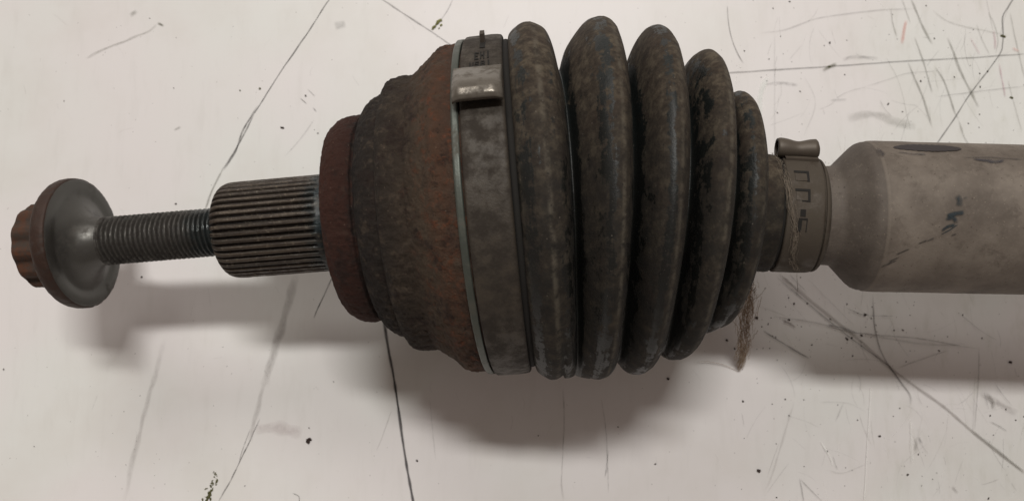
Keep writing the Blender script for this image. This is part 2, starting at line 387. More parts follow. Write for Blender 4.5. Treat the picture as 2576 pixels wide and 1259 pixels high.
lathe('rubber_boot', boot_prof, M['rubber'], root, 384, disp=lambda V, c: 2.2*fbm(V/60, 2, 3)+.7*fbm(V/9, 2, 9), attrs={'wear_shade': wear_shadef, 'crest': crestf, 'under': under_shadef}, step=4, rfun=foldfill)
# height of the table: the lowest point of the boot rests on it
bo = root.children[0].data; zz = np.zeros(len(bo.vertices)*3, np.float32); bo.vertices.foreach_get('co', zz)
ZT = float(zz.reshape(-1, 3)[:, 2].min()/S) - 0.5
print('table z', ZT)
# joint housing
hp = [(868, 112, 1), (872, 232), (884, 246), (900, 256), (925, 260), (944, 257, 1), (948, 248), (955, 249, 1), (956, 266, 1), (966, 284), (986, 300), (1004, 307), (1014, 309, 1), (1021, 334, 1), (1032, 342), (1046, 345, 1), (1082, 345, 1), (1108, 366), (1130, 384, 1), (1150, 404, 1), (1162, 409), (1174, 410), (1206, 413, 1), (1222, 411)]
lathe('joint_housing', hp, M['housing'], root, 420, disp=lambda V, c: (3.2*fbm(V/42, 3, 21)+4.2*np.clip(fbm(V/10, 3, 27), -.35, 1)*np.where(c[..., 0] > 958, 1, .55) + 2.0*fbm(V/5, 2, 28)), step=3.2)
# splined stub shaft
NTOOTH = 42
def spl(s, th, r):
    ph = (th*NTOOTH/(2*math.pi)) % 1.0
    d = np.abs(ph-.5)*2                                     # 0 = tip centre, 1 = groove
    t = np.clip((d-.46)/.40, 0, 1)
    fade = np.clip((872-s)/(16) - .4*(1-d)*0, 0, 1)*1.0
    tt = np.clip((838 - 14*(d) - s)/8, 0, 1)
    return -10.5*t*tt
def tipf(cyl, V):
    th = cyl[..., 1]/200; ph = (th*NTOOTH/(2*math.pi)) % 1.0; d = np.abs(ph-.5)*2
    return 1-np.clip((d-.40)/.42, 0, 1)
lathe('splined_stub', [(565, 62, 1), (566, 95), (568, 100), (574, 110), (584, 117), (600, 120.5), (640, 121), (700, 121.5), (800, 122), (830, 122), (846, 116), (858, 113), (872, 116)], M['spline'], root, NTOOTH*12, rfun=spl, attrs={'tip': tipf}, step=5, disp=lambda V, c: .5*fbm(V/10, 2, 4))
# bolt
bolt = empty('axle_bolt', root)
def bihex(s, th, r):
    d = np.abs(((th*12/(2*math.pi)) % 1.0)-.5)*2
    k = 1 if 98 < s < 172 else .35
    return -11*k*np.clip((d-.2)/.7, 0, 1)**1.1
lathe('bolt_head', [(88, 3), (89, 70), (91, 88, 1), (95, 100), (102, 107), (140, 108), (182, 108)], M['head'], bolt, 240, rfun=bihex, step=3.5, disp=lambda V, c: .8*fbm(V/9, 2, 5))
lathe('flange_rim', [(160, 100, 1), (166, 122), (172, 148), (179, 158), (190, 163), (206, 164), (212, 162.5), (213.5, 159)], M['rim'], bolt, 240, step=3, disp=lambda V, c: 1.5*fbm(V/12, 3, 6)*(c[..., 0] > 165))
lathe('washer_face', [(213.2, 160), (214.5, 157), (214.5, 140), (213, 128), (212.2, 121), (213, 114), (217, 100), (224, 86), (234, 74), (248, 65), (262, 60), (274, 57), (276, 52)], M['washer'], bolt, 240, step=2.5)
PITCH = 11.8
def thr(s, th, r):
    ph = ((s + PITCH*th/(2*math.pi))/PITCH) % 1.0
    d = np.abs(ph-.5)*2
    k = min(1, max(0, (s-272)/10))
    return -k*10.0*np.clip((d-.10)/.8, 0, 1)
lathe('bolt_thread', [(270+1.5*i, 61) for i in range(int((572-270)/1.5))], M['thread'], bolt, 128, rfun=thr, raw=True, disp=lambda V, c: .5*fbm(V/7, 2, 8))
# big clamp
bc = empty('large_boot_clamp', root)
lathe('clamp_edge', [(1199, 400, 1), (1199, 419, 1), (1201, 421, 1), (1213, 421.5, 1), (1215, 419, 1), (1215, 400)], M['zinc'], bc, 300, step=3, disp=lambda V, c: .9*fbm(V/50, 2, 31))
lathe('clamp_band', [(1216, 405, 1), (1218, 410, 1), (1219, 423, 1), (1222, 425.5), (1240, 426.5), (1290, 427), (1299, 425, 1), (1302, 420, 1), (1302, 400)], M['band'], bc, 300, step=4, disp=lambda V, c: 1.2*fbm(V/60, 2, 33)+.5*fbm(V/10, 2, 35))
lathe('lip_groove', [(1302, 404, 1), (1303, 412), (1313, 411), (1314, 400)], M['dark'], bc, 256, step=4)
def ear(name, s0, s1, sec, mat, parent, ns=14, closed=False, pinch=None, thick=5):
    """bent strip: section = list of (theta, r) swept from s0 to s1, given thickness"""
    n = len(sec); V = []; cyl = []
    T = np.array(sec, float)
    for side in (0, 1):
        for i in range(ns+1):
            u = i/ns; s = s0+(s1-s0)*u
            A = T.copy()
            if pinch: A = pinch(A, u)
            R = 160 if s0 > 1800 else 430
            xy = np.stack([A[:, 1]*np.sin(A[:, 0]), A[:, 1]*np.cos(A[:, 0])], 1)
            if side:
                tg = np.gradient(xy, axis=0); tg /= np.linalg.norm(tg, axis=1)[:, None]+1e-9
                nn = np.stack([-tg[:, 1], tg[:, 0]], 1); xy = xy + nn*thick
            c, nv, u1, u2 = frame(s); k = rw(s, 100)/100
            for q in xy: V.append(c + k*(u1*q[0]+u2*q[1])); cyl.append((s, q[0], q[1]))
    m = n; base = (ns+1)*m; Fc = []
    for i in range(ns):
        for j in range(m-1):
            a = [i*m+j, (i+1)*m+j, (i+1)*m+j+1, i*m+j+1]
            Fc.append(a); Fc.append([base+x for x in a][::-1])
        Fc.append([i*m, base+i*m, base+(i+1)*m, (i+1)*m]); Fc.append([i*m+m-1, (i+1)*m+m-1, base+(i+1)*m+m-1, base+i*m+m-1])
    for j in range(m-1):
        Fc.append([j, j+1, base+j+1, base+j]); e = ns*m
        Fc.append([e+j, base+e+j, base+e+j+1, e+j+1])
    o = mesh_obj(name, V, Fc, mat, parent, True, {'cyl': ('FLOAT_VECTOR', cyl)})
    return o
R_ = math.radians
def big_pinch(A, u):
    e = abs(u-.5)*2; A = A.copy(); A[:, 1] = 426 + (A[:, 1]-426)*(1-.30*max(0, e-.72)/.28); return A
_th = lambda y: surf(1210, y, 430)[1]
e0, e1 = _th(171), surf(1212, 247, 460)[1]
sec = [(e0+(e1-e0)*u, q) for u, q in ((0, 427.5), (.08, 430), (.25, 438), (.45, 449), (.65, 459), (.82, 464), (.94, 462), (1.0, 455), (1.0, 446), (.92, 438), (.80, 431), (.68, 427.5))]
sec_old = [(R_(63), 427), (R_(60), 428.5), (R_(56.5), 433), (R_(53), 441), (R_(50), 448), (R_(47.6), 450), (R_(46), 446), (R_(45.2), 439), (R_(45.2), 431), (R_(45.6), 426)]
# refine the section
sec_a = np.array(sec); ti = np.linspace(0, len(sec)-1, 34); sec_f = [(np.interp(t, range(len(sec)), sec_a[:, 0]), np.interp(t, range(len(sec)), sec_a[:, 1])) for t in ti]
ear('crimp_ear', 1207, 1300, sec_f, M['ear'], bc, 16, pinch=big_pinch, thick=4)
# slot, peg and stamped characters on the large band
_ty = lambda y: surf(1235, y, 427)[1]
V, Fc = box_on(1258, 1269, _ty(119), _ty(106), 424, 428.6); mesh_obj('hook_slot', V, Fc, M['dark'], bc, False)
V, Fc = box_on(1259, 1268, _ty(107), _ty(107)+.07, 424, 450); mesh_obj('locating_hook', V, Fc, M['smallband'], bc, False)
def glyph_boxes(cells, sx, sy, s_left, th_top, cw, chh, ra, r1, gap=.0):
    V = []; Fc = []
    for (x0, y0, x1, y1) in cells:
        v, f = box_on(s_left+cw*x0, s_left+cw*x1, th_top-chh*y1, th_top-chh*y0, ra, r1, 1, 1)
        b = len(V); V += v; Fc += [[b+i for i in q] for q in f]
    return V, Fc
E_ = [(0, 0, .3, 1), (.3, 0, 1, .18), (.3, .42, .8, .58), (.3, .82, 1, 1)]; H_ = [(0, 0, .28, 1), (.72, 0, 1, 1), (.28, .4, .72, .6)]
I_ = [(.3, 0, .7, 1)]; U_ = [(0, 0, .28, 1), (.72, 0, 1, 1), (.28, .8, .72, 1)]; S_ = [(0, 0, 1, .2), (0, .2, .28, .45), (0, .42, 1, .6), (.72, .6, 1, .82), (0, .82, 1, 1)]
A_ = [(0, .1, .28, 1), (.72, .1, 1, 1), (.1, 0, .9, .2), (.28, .5, .72, .66)]
st = []
for k, (g, s_, yt, cw, hh) in enumerate([(E_, 1249, 130, 8, 18), (H_, 1260, 129, 8, 18), (I_, 1271, 128, 8, 18), (U_, 1240, 154, 8, 12), (S_, 1250, 153, 8, 12), (A_, 1261, 152, 8, 12), (I_, 1272, 151, 8, 12)]):
    ta, tb = surf(1235, yt, 427)[1], surf(1235, yt+hh, 427)[1]
    V, Fc = glyph_boxes(g, 0, 0, s_, ta, cw, ta-tb, 425, 428.6)
    mesh_obj('stamped_character', V, Fc, M['dark'], bc, False)
# small clamp
sm = empty('small_boot_clamp', root)
lathe('clamp_band', [(1947, 134, 1), (1947, 143, 1), (1950, 145.5), (2030, 144.5), (2039, 143, 1), (2040, 134)], M['smallband'], sm, 200, step=4, disp=lambda V, c: .5*fbm(V/25, 2, 41))
lathe('clamp_shadow_gap', [(1936, 130, 1), (1937, 137), (1946, 137), (1947, 130)], M['dark'], sm, 128, step=3)
lathe('boot_lip', [(2040.5, 130, 1), (2041, 138, 1), (2043, 137, 1), (2044, 142), (2049, 141), (2054, 135), (2058, 126)], M['smallband'], sm, 160, step=2)
def tube_ear():
    ns, m = 22, 40; V = []; Fc = []; cyl = []
    for side in (0, 1):
        for i in range(ns+1):
            u = i/ns; s = 1931+u*108
            e = (2*u-1); pin = 1-.20*math.exp(-((u-.5)/.22)**2); pin *= 1-.45*max(0, (abs(e)-.8)/.2)**2*(1 if u > .5 else .15)
            c, nv, u1, u2 = frame(s); thc = R_(69); rc = 167
            er = u1*math.sin(thc)+u2*math.cos(thc); et = u1*math.cos(thc)-u2*math.sin(thc)
            for j in range(m):
                a = 2*math.pi*j/m; ro = (27 if side == 0 else 22.5)*pin
                dr = ro*math.cos(a)*.93 - (1-pin)*10; dt = ro*math.sin(a)*1.0
                q = c + er*(rc+dr)*rw(s, 100)/100 + et*dt*rw(s, 100)/100
                V.append(q); cyl.append((s, a*50, ro))
    base = (ns+1)*m
    for i in range(ns):
        for j in range(m):
            a = [i*m+j, (i+1)*m+j, (i+1)*m+(j+1) % m, i*m+(j+1) % m]
            Fc.append(a[::-1]); Fc.append([base+x for x in a])
    for j in range(m):
        k = (j+1) % m; Fc.append([j, k, base+k, base+j][::-1]); e = ns*m; Fc.append([e+j, e+k, base+e+k, base+e+j])
    return mesh_obj('crimp_ear', V, Fc, M['earthumb'], sm, True, {'cyl': ('FLOAT_VECTOR', cyl)})
tube_ear()
V, Fc = box_on(1952, 2034, R_(56), R_(80), 140, 152, 6, 4); mesh_obj('ear_foot', V, Fc, M['earthumb'], sm, False)
# stamped rectangles of the small band (open squares, a dot and a bar)
SQ = [(0, 0, 1, .22), (.82, .22, 1, 1)]
def small_char(cells, px, py, wd, hh):
    s_, t_ = surf(px, py, 145.5); s2, t2 = surf(px, py+hh, 145.5)
    V, Fc = glyph_boxes(cells, 0, 0, s_, t_, wd, abs(t_-t2), 143, 146.4); mesh_obj('stamped_character', V, Fc, M['dark'], sm, False)
small_char(SQ, 1996, 429, 36, 26)
small_char([(0, 0, 1, .2), (.84, .2, 1, 1), (.45, .88, .84, 1)], 2000, 474, 36, 32)
small_char([(.2, 0, 1, 1)], 2010, 526, 16, 18)
small_char([(0, 0, .42, 1), (.42, 0, 1, .12), (.9, .12, 1, 1)], 2008, 548, 22, 34)
for (px, py, wd, hh) in [(1999, 437, 28, 17), (2003, 483, 26, 20)]:
    s_, t_ = surf(px, py, 145.5); s2, t2 = surf(px, py+hh, 145.5)
    V, Fc = box_on(s_, s_+wd, t2, t_, 143, 147.2, 2, 2); mesh_obj('embossed_tab', V, Fc, M['smallband'], sm, False)
# tube
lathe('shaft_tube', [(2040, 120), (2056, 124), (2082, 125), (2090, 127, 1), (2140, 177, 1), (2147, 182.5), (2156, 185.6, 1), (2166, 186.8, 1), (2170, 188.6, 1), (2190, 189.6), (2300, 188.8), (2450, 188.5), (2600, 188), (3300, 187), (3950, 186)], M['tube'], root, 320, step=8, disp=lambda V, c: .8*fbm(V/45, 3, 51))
# ------------------------------------------------------------------ marks: soft ribbons that lie on a surface
mk_seed = [0]
def ribbon(name, pts, width, col, strength, brk, place, parent, taper=.15, wob=.6, step=6.0, nacross=2, objs=True, oval=False):
    mk_seed[0] += 1; sd = mk_seed[0]*7.31
    P = np.array(pts, float)
    # resample with Catmull-Rom
    E = np.vstack([2*P[0]-P[1], P, 2*P[-1]-P[-2]]); out = []
    for i in range(len(P)-1):
        p0, p1, p2, p3 = E[i:i+4]; L = np.linalg.norm(p2-p1); k = max(2, int(L/step))
        for t in np.arange(k)/k:
            out.append(.5*((2*p1)+(-p0+p2)*t+(2*p0-5*p1+4*p2-p3)*t*t+(-p0+3*p1-3*p2+p3)*t**3))
    out.append(P[-1]); Q = np.array(out)
    Ls = np.concatenate([[0], np.cumsum(np.linalg.norm(np.diff(Q, axis=0), axis=1))]); tot = Ls[-1]
    tg = np.gradient(Q, axis=0); tg /= np.linalg.norm(tg, axis=1)[:, None]+1e-9; nr = np.stack([-tg[:, 1], tg[:, 0]], 1)
    n1 = vnoise(np.stack([Ls/35, Ls*0+sd, Ls*0], 1), 5)*wob
    wd = width*(1+.35*vnoise(np.stack([Ls/22, Ls*0+sd, Ls*0+9], 1), 6))
    if oval: uu = Ls/tot*2-1; wd = width*np.sqrt(np.clip(1-uu*uu, .002, 1))*(1+.06*np.sin(Ls*.4)); n1 = n1*0
    ends = np.clip(np.minimum(Ls, tot-Ls)/(taper*tot+1e-6), 0, 1) if taper > 0 else np.ones(len(Ls))
    V = []; mk = []; mc = []; mb = []
    if parent is table and pts[0][0] > 1800: strength *= .78; width *= .85
    for i in range(len(Q)):
        for v in (-1, 0, 1):
            q = Q[i]+nr[i]*(n1[i]+v*wd[i]/2)
            V.append(place(q[0], q[1])); mk.append((Ls[i], v, sd)); mc.append((*col, strength)); mb.append((brk, float(ends[i])**.7, 0))
    Fs = grid_faces(len(Q), 3)[:, ::-1]
    A = {'mk': ('FLOAT_VECTOR', mk), 'mcol': ('FLOAT_COLOR', mc), 'mbr': ('FLOAT_VECTOR', mb)}
    return mesh_obj(name, V, Fs, M['mark'], parent, True, A)
lay = [0]
table = mesh_obj('tabletop', [(-9000, -6000, ZT-220), (9000, -6000, ZT-220), (9000, 6000, ZT-220), (-9000, 6000, ZT-220), (-9000, -6000, ZT), (9000, -6000, ZT), (9000, 6000, ZT), (-9000, 6000, ZT)],
    [[0, 3, 2, 1], [4, 5, 6, 7], [0, 1, 5, 4], [1, 2, 6, 5], [2, 3, 7, 6], [3, 0, 4, 7]], M['table'], None, False)
table['label'] = 'scratched white tabletop the drive shaft lies on'; table['kind'] = 'structure'
def T(name, pts, width, col, strength, brk, **kw):
    lay[0] += 1; z = ZT + .25 + .06*lay[0]
    return ribbon(name, pts, width, col, strength, brk, lambda x, y: unp(x, y, z), table, **kw)
G = (.05, .045, .045); K = (.018, .015, .014); BR = (.10, .07, .055); OL = (.13, .125, .09); PK = (.55, .22, .2)
PL, SC, SM = 'pencil_line', 'scratch', 'smudge'
T(PL, [(832, -8), (770, 88), (700, 190), (640, 285)], 3.6, G, .8, .45, taper=0)
T(PL, [(640, 285), (610, 345), (575, 405), (556, 430)], 4.5, G, .75, .55)
T(PL, [(650, 265), (612, 325), (590, 385), (560, 430)], 5.0, G, .7, .6)
T(PL, [(560, 425), (535, 475), (515, 530)], 6, OL, .5, .5)
T(PL, [(845, 678), (818, 735), (788, 800)], 3.2, K, .9, .75, taper=.05)
T(PL, [(955, -5), (1030, 45), (1085, 80), (1140, 118)], 5, G, .5, .55, taper=0)
T(PL, [(1141, -5), (1120, 35), (1088, 78)], 3, G, .4, .7)
T(PL, [(965, 800), (975, 870), (988, 935), (1002, 1030), (1016, 1130), (1040, 1265)], 8.0, (.06, .055, .058), .85, .22, taper=0)
T(PL, [(985, 920), (996, 985), (1012, 1080)], 3.0, K, .8, .5)
T(SM, [(418, 850), (385, 960), (350, 1090), (310, 1262)], 14, BR, .18, .4, taper=.3, wob=3)
T(SM, [(745, 690), (715, 800), (690, 880), (662, 970)], 24, (.13, .10, .085), .27, .4, wob=3)
T(SM, [(665, 960), (645, 1040), (628, 1110)], 14, BR, .18, .4, wob=2)
T(PL, [(655, 1050), (622, 1120), (598, 1170), (575, 1215), (548, 1262)], 3.4, G, .85, .7)
T(PL, [(630, 1075), (610, 1130), (600, 1165)], 2.4, G, .6, .8)
T(SM, [(640, 1080), (700, 1075), (760, 1090)], 34, (.42, .33, .33), .22, .4)
T(SC, [(755, 246), (772, 262)], 3.0, K, .7, .3); T(SC, [(786, 270), (796, 282)], 3.4, K, .7, .3); T(SC, [(772, 223), (793, 243)], 3, G, .35, .4)
T(SC, [(790, 300), (755, 350), (715, 395)], 4, G, .18, .5)
T(SM, [(840, 66), (870, 60)], 20, G, .2, .4); T(SM, [(325, 40), (345, 27)], 12, OL, .28, .4)
T(SM, [(215, 148), (260, 125), (320, 100), (370, 80), (395, 60)], 7, OL, .33, .55, wob=2)
T(SC, [(395, 58), (412, 66)], 6, OL, .7, .2)
T(SC, [(437, 328), (455, 318)], 7, OL, .45, .5)
T(PL, [(735, 1238), (752, 1247), (752, 1265)], 2.2, K, .8, .2)
T(PL, [(1415, 975), (1419, 1060), (1412, 1200), (1418, 1262)], 4, BR, .35, .75)
T(PL, [(1512, 1000), (1524, 1085), (1530, 1240)], 2.5, G, .5, .8)
T(PL, [(1530, 1130), (1522, 1200)], 4, G, .45, .8)
T(SC, [(1080, 1000), (1090, 1100), (1096, 1160)], 2.2, G, .25, .7)
T(SC, [(985, 1030), (960, 1100), (945, 1135)], 3, OL, .25, .6)
# right, above the shaft
T(PL, [(1820, 184), (1960, 175), (2085, 167), (2272, 154), (2430, 146), (2580, 135)], 4.2, G, .6, .3, taper=.02)
T(PL, [(1829, 14), (1831, 50), (1838, 90), (1852, 128), (1870, 160)], 3.0, G, .7, .3, taper=.1)
T(PL, [(2550, -5), (2535, 18), (2522, 42), (2523, 80), (2522, 110), (2511, 142), (2437, 240), (2400, 298), (2356, 362)], 4.0, G, .75, .3, taper=0)
for pts, wd, st_ in [([(2290, -5), (2305, 30), (2322, 70), (2345, 112)], 7, .55), ([(2300, 92), (2313, 130), (2325, 165), (2336, 205), (2345, 235)], 6, .5), ([(2382, 92), (2398, 130), (2410, 165), (2428, 205), (2445, 236), (2462, 272)], 8, .6),
    ([(2284, 156), (2300, 195), (2320, 242), (2334, 285), (2343, 318)], 6, .6), ([(2352, 168), (2372, 200), (2386, 235), (2400, 280), (2412, 300)], 6, .55), ([(2240, 20), (2245, 60), (2256, 95)], 4, .4),
    ([(2268, -5), (2280, 30), (2290, 60)], 4, .35), ([(2480, -5), (2490, 40), (2498, 80)], 4, .3), ([(2410, 300), (2425, 345), (2445, 370)], 5, .4), ([(2540, 30), (2552, 90), (2566, 150), (2578, 200)], 5, .4), ([(2455, 60), (2470, 100), (2490, 140)], 4, .35),
    ([(2345, 25), (2370, 45), (2400, 60), (2450, 72), (2540, 90)], 4, .3), ([(2485, 30), (2500, 60), (2510, 100), (2504, 135)], 4, .35), ([(2535, 200), (2548, 250), (2570, 330)], 4, .35), ([(2230, 150), (2262, 210), (2290, 330)], 3, .25)]:
    T(SC, pts, wd, (.16, .155, .12), st_, .45)
T(PL, [(1913, 83), (1973, 75), (2054, 47), (2147, 33), (2219, 25), (2300, 22)], 4, G, .32, .4)
T(PL, [(2178, 218), (2235, 200), (2284, 184), (2360, 178)], 3, G, .35, .7); T(PL, [(2100, 250), (2130, 232), (2180, 218)], 3, G, .3, .6)
T(PL, [(2353, 243), (2440, 232), (2580, 216)], 3, G, .4, .4)
T('pink_streak', [(2279, 50), (2273, 80), (2268, 112)], 9, (.75, .30, .24), .5, .35)
T('pink_streak', [(2498, 75), (2503, 100), (2503, 125)], 6, (.45, .2, .25), .4, .4); T('pink_streak', [(2512, 158), (2520, 200), (2528, 246)], 5, (.42, .14, .22), .5, .5)
T('pink_streak', [(2545, 120), (2565, 130)], 7, (.7, .25, .2), .45, .4); T('pink_streak', [(2440, 95), (2465, 138)], 5, (.5, .25, .3), .3, .4)
T('white_streak', [(1932, 192), (1916, 225), (1910, 270), (1912, 330)], 14, (.9, .93, .9), .65, .15, wob=0)
T(SM, [(2130, 298), (2194, 287), (2250, 305), (2305, 318)], 24, OL, .3, .45)
T(SM, [(2118, 150), (2150, 142), (2185, 145), (2210, 147)], 9, G, .42, .75); T(SM, [(1925, 212), (1960, 208), (2008, 214)], 8, G, .42, .8)
T(SC, [(2068, 178), (2085, 168), (2105, 160)], 8, (.10, .10, .05), .8, .5)
T(SC, [(2213, 250), (2226, 275), (2243, 292)], 3, G, .45, .5); T(SC, [(2088, 252), (2130, 250)], 5, G, .35, .6)
T(SC, [(1985, 150), (2018, 112)], 3, G, .2, .6); T(SC, [(2022, 190), (2050, 260), (2020, 345)], 3, G, .22, .6); T(SC, [(1948, 80), (1948, 130), (1948, 360)], 4, G, .14, .3)
# right, below the shaft
T(PL, [(1950, 692), (2031, 762), (2102, 820), (2170, 872), (2237, 922), (2270, 968)], 4.2, K, .8, .55)
T(SC, [(1960, 690), (2050, 765), (2150, 845), (2237, 922), (2310, 976), (2383, 1029), (2447, 1085), (2578, 1188)], 9, (.22, .19, .17), .55, .25, taper=.03)
T(PL, [(2440, 1080), (2500, 1125), (2580, 1190)], 10, (.2, .2, .16), .35, .3)
T(PL, [(1918, 830), (1945, 848), (1971, 863), (2005, 884), (2037, 902)], 4.0, K, .95, .4)
T(SC, [(1968, 806), (1985, 812), (2001, 823)], 7, (.07, .035, .025), .9, .45)
T(PL, [(1940, 795), (2050, 811), (2150, 836), (2308, 851), (2423, 871), (2463, 876)], 4.5, (.07, .045, .04), .62, .55)
T(PL, [(2080, 815), (2120, 825), (2160, 838)], 6, K, .8, .7); T(PL, [(2160, 836), (2300, 862), (2420, 868)], 7, BR, .35, .5)
T(PL, [(2195, 738), (2197, 790), (2201, 831), (2213, 875), (2232, 914), (2262, 955), (2288, 992), (2290, 1020)], 4.6, (.05, .04, .04), .72, .35)
T(PL, [(2120, 770), (2150, 783), (2177, 792), (2250, 794)], 4, K, .75, .85)
T(SC, [(2462, 870), (2460, 960), (2452, 1080)], 4, G, .42, .5); T(SC, [(2452, 940), (2447, 1090)], 3, G, .3, .6)
T('white_streak', [(2190, 968), (2186, 1040), (2181, 1117), (2173, 1262)], 3, (.9, .9, .88), .75, .3, taper=.05); T('white_streak', [(2290, 1050), (2293, 1165)], 8, (.9, .9, .88), .5, .3)
T('white_streak', [(2062, 1108), (2085, 1145), (2094, 1170)], 3, (.95, .95, .92), .7, .2); T('white_streak', [(2020, 895), (1990, 860), (1968, 835)], 3, (.8, .75, .7), .35, .3)
T(PL, [(2012, 1202), (2024, 1215), (2070, 1262)], 3, G, .55, .5); T(PL, [(2010, 1200), (2016, 1225), (2022, 1262)], 3.4, G, .55, .4)
T(PL, [(2094, 1145), (2106, 1180)], 3, G, .4, .5)
T(SM, [(2480, 990), (2496, 1010), (2500, 1030)], 14, (.10, .085, .06), .6, .75); T(SM, [(2465, 985), (2505, 1010), (2560, 1040)], 22, BR, .3, .6); T(SC, [(2490, 1058), (2512, 1070), (2534, 1084)], 3, G, .7, .4)
T(SC, [(1998, 1005), (1985, 1050), (1943, 1188), (1925, 1230)], 6, BR, .2, .5); T(SC, [(2255, 926), (2328, 899), (2387, 879)], 5, BR, .38, .5)
T(SC, [(2122, 1010), (2105, 1050), (2100, 1058)], 5, G, .28, .6); T(SC, [(2060, 1010), (2130, 1012), (2180, 1035)], 2.5, G, .22, .5); T(SC, [(2310, 1095), (2318, 1115)], 5, K, .6, .5)
T(SC, [(2310, 1110), (2335, 1140)], 3, G, .3, .6); T(SM, [(2305, 1100), (2303, 1135)], 12, OL, .4, .6); T(SC, [(2500, 960), (2520, 990), (2545, 1020)], 3, G, .5, .6)
T(SC, [(2475, 985), (2488, 1030)], 3, G, .5, .6); T(SC, [(2407, 785), (2480, 840), (2510, 855)], 3, G, .35, .6); T(SC, [(1910, 770), (1990, 800)], 3, BR, .35, .7)
T(SC, [(2080, 1180), (2120, 1188), (2180, 1165)], 4, OL, .22, .6); T(SC, [(2395, 1220), (2410, 1240)], 8, BR, .4, .7)
T(SC, [(1962, 690), (1992, 715), (2010, 738)], 3, K, .6, .6); T(SC, [(1985, 690), (2030, 735)], 3, K, .55, .6); T(SC, [(2030, 700), (2070, 740), (2150, 820)], 2.5, G, .35, .5)
# many unnamed hairline scratches and specks
def join_stuff(name, parts):
    V = np.vstack([p[0] for p in parts]); off = 0; Fs = []
    for p in parts: Fs.append(p[1]+off); off += len(p[0])
    return V, np.vstack(Fs)
def hairlines(n):
    Vs = []; Fs = []; mk = []; mc = []; mb = []; off = 0
    for i in range(n):
        x = random.choice([random.uniform(0, 2575), random.uniform(1850, 2575), random.uniform(2150, 2575)]); y = random.uniform(0, 1259)
        a = random.choice([random.gauss(1.25, .25), random.gauss(1.9, .2), random.uniform(0, 3.14)]); L = random.uniform(12, 110)*(1 if x > 1800 else .5)
        wd = random.uniform(1.0, 2.6); st_ = random.uniform(.06, .28)*(1 if x > 1850 else .6); cv = random.gauss(0, .15)
        col = random.choice([G, G, BR, OL, (.9, .9, .88), (.05, .04, .05)]); k = 7; sd = random.uniform(0, 99); z = ZT+.12
        for j in range(k):
            t = j/(k-1)-.5; aa = a+cv*t*2; X = x+L*t*math.cos(aa); Y = y+L*t*math.sin(aa); nx, ny = -math.sin(aa), math.cos(aa)
            for v in (-1, 0, 1):
                Vs.append(unp(X+nx*v*wd/2, Y+ny*v*wd/2, z)); mk.append((L*t+L, v, sd)); mc.append((*col, st_)); mb.append((.6, min(1, (1-abs(2*t))*4), 0))
        Fs.append(grid_faces(k, 3)[:, ::-1]+off); off += k*3
    o = mesh_obj('hairline_scratches', Vs, np.vstack(Fs), M['mark'], table, True, {'mk': ('FLOAT_VECTOR', mk), 'mcol': ('FLOAT_COLOR', mc), 'mbr': ('FLOAT_VECTOR', mb)})
    o['kind'] = 'stuff'
hairlines(380)
ICO = [(0, 0, 1)] + [(math.cos(a)*.894, math.sin(a)*.894, .447) for a in [2*math.pi*k/5 for k in range(5)]] + [(math.cos(a)*.894, math.sin(a)*.894, -.447) for a in [2*math.pi*(k+.5)/5 for k in range(5)]] + [(0, 0, -1)]
IF = [[0, 1+k, 1+(k+1) % 5] for k in range(5)] + [[1+k, 6+k, 1+(k+1) % 5] for k in range(5)] + [[1+(k+1) % 5, 6+k, 6+(k+1) % 5] for k in range(5)] + [[6+k, 11, 6+(k+1) % 5] for k in range(5)]
def lump(c, r, flat=.5, el=1.0, ang=0, seed=0):
    R = random.Random(seed); V = []
    for v in ICO:
        k = R.uniform(.65, 1.2); x, y = v[0]*r*k*el, v[1]*r*k
        V.append((c[0]+x*math.cos(ang)-y*math.sin(ang), c[1]+x*math.sin(ang)+y*math.cos(ang), c[2]+(v[2]+.9)*r*flat*k))
    return V
def specks(n):
    Vs = []; Fs = []
    for i in range(n):
        x = random.uniform(-20, 2600); y = random.uniform(-20, 1280)
        if random.random() < .55: x = random.uniform(1850, 2600)
        elif random.random() < .45: x = random.gauss(2080, 130); y = random.gauss(830, 60)
        r = min(3.2, random.expovariate(1/.8)+.6)
        c = unp(x, y, ZT); b = len(Vs); Vs += lump(c, r, .4, random.uniform(1, 1.8), random.uniform(0, 3), i); Fs += [[b+q for q in f] for f in IF]
    o = mesh_obj('fine_grit', Vs, np.array(Fs), M['crumb'], None, False); o['kind'] = 'stuff'; o['label'] = 'fine dark grit scattered over the white tabletop'; o['category'] = 'grit'
specks(420)
# ------------------------------------------------------------------ crumbs one can point to
def crumb(px, py, r, label, mat='crumb', el=1.3, ang=0.0, cat='crumb', name='dirt_crumb', n=1, spread=0, flat=.45, group=None):
    Vs = []; Fs = []; c = unp(px, py, ZT); R = random.Random(int(px*7+py))
    for k in range(n):
        off = (R.gauss(0, spread), R.gauss(0, spread), 0) if n > 1 else (0, 0, 0)
        cc = (off[0], off[1], 0); rr = r*(R.uniform(.5, 1) if n > 1 else 1)
        b = len(Vs); Vs += lump(cc, rr, flat, el, ang+R.uniform(-.5, .5), R.randint(0, 9999)); Fs += [[b+q for q in f] for f in IF]
    o = mesh_obj(name, Vs, np.array(Fs), M[mat], None, False); o.location = Vector((c[0], c[1], ZT))*S
    o['label'] = label; o['category'] = cat
    if group: o['group'] = group
GR = 'loose crumbs on the tabletop'
crumb(779, 1106, 6.5, 'dark brown curled crumb on the tabletop left of the long pencil line', n=4, spread=3.0, group=GR)
crumb(777, 1075, 2.6, 'tiny brown dot of dirt just above the dark curled crumb', group=GR, el=1)
crumb(654, 222, 5, 'olive black crumb beside the upper part of the pencil line at upper left', 'olive', n=2, spread=2, group=GR)
crumb(604, 228, 3, 'small olive dot left of the olive black crumb near the pencil line', 'olive', el=1, group=GR)
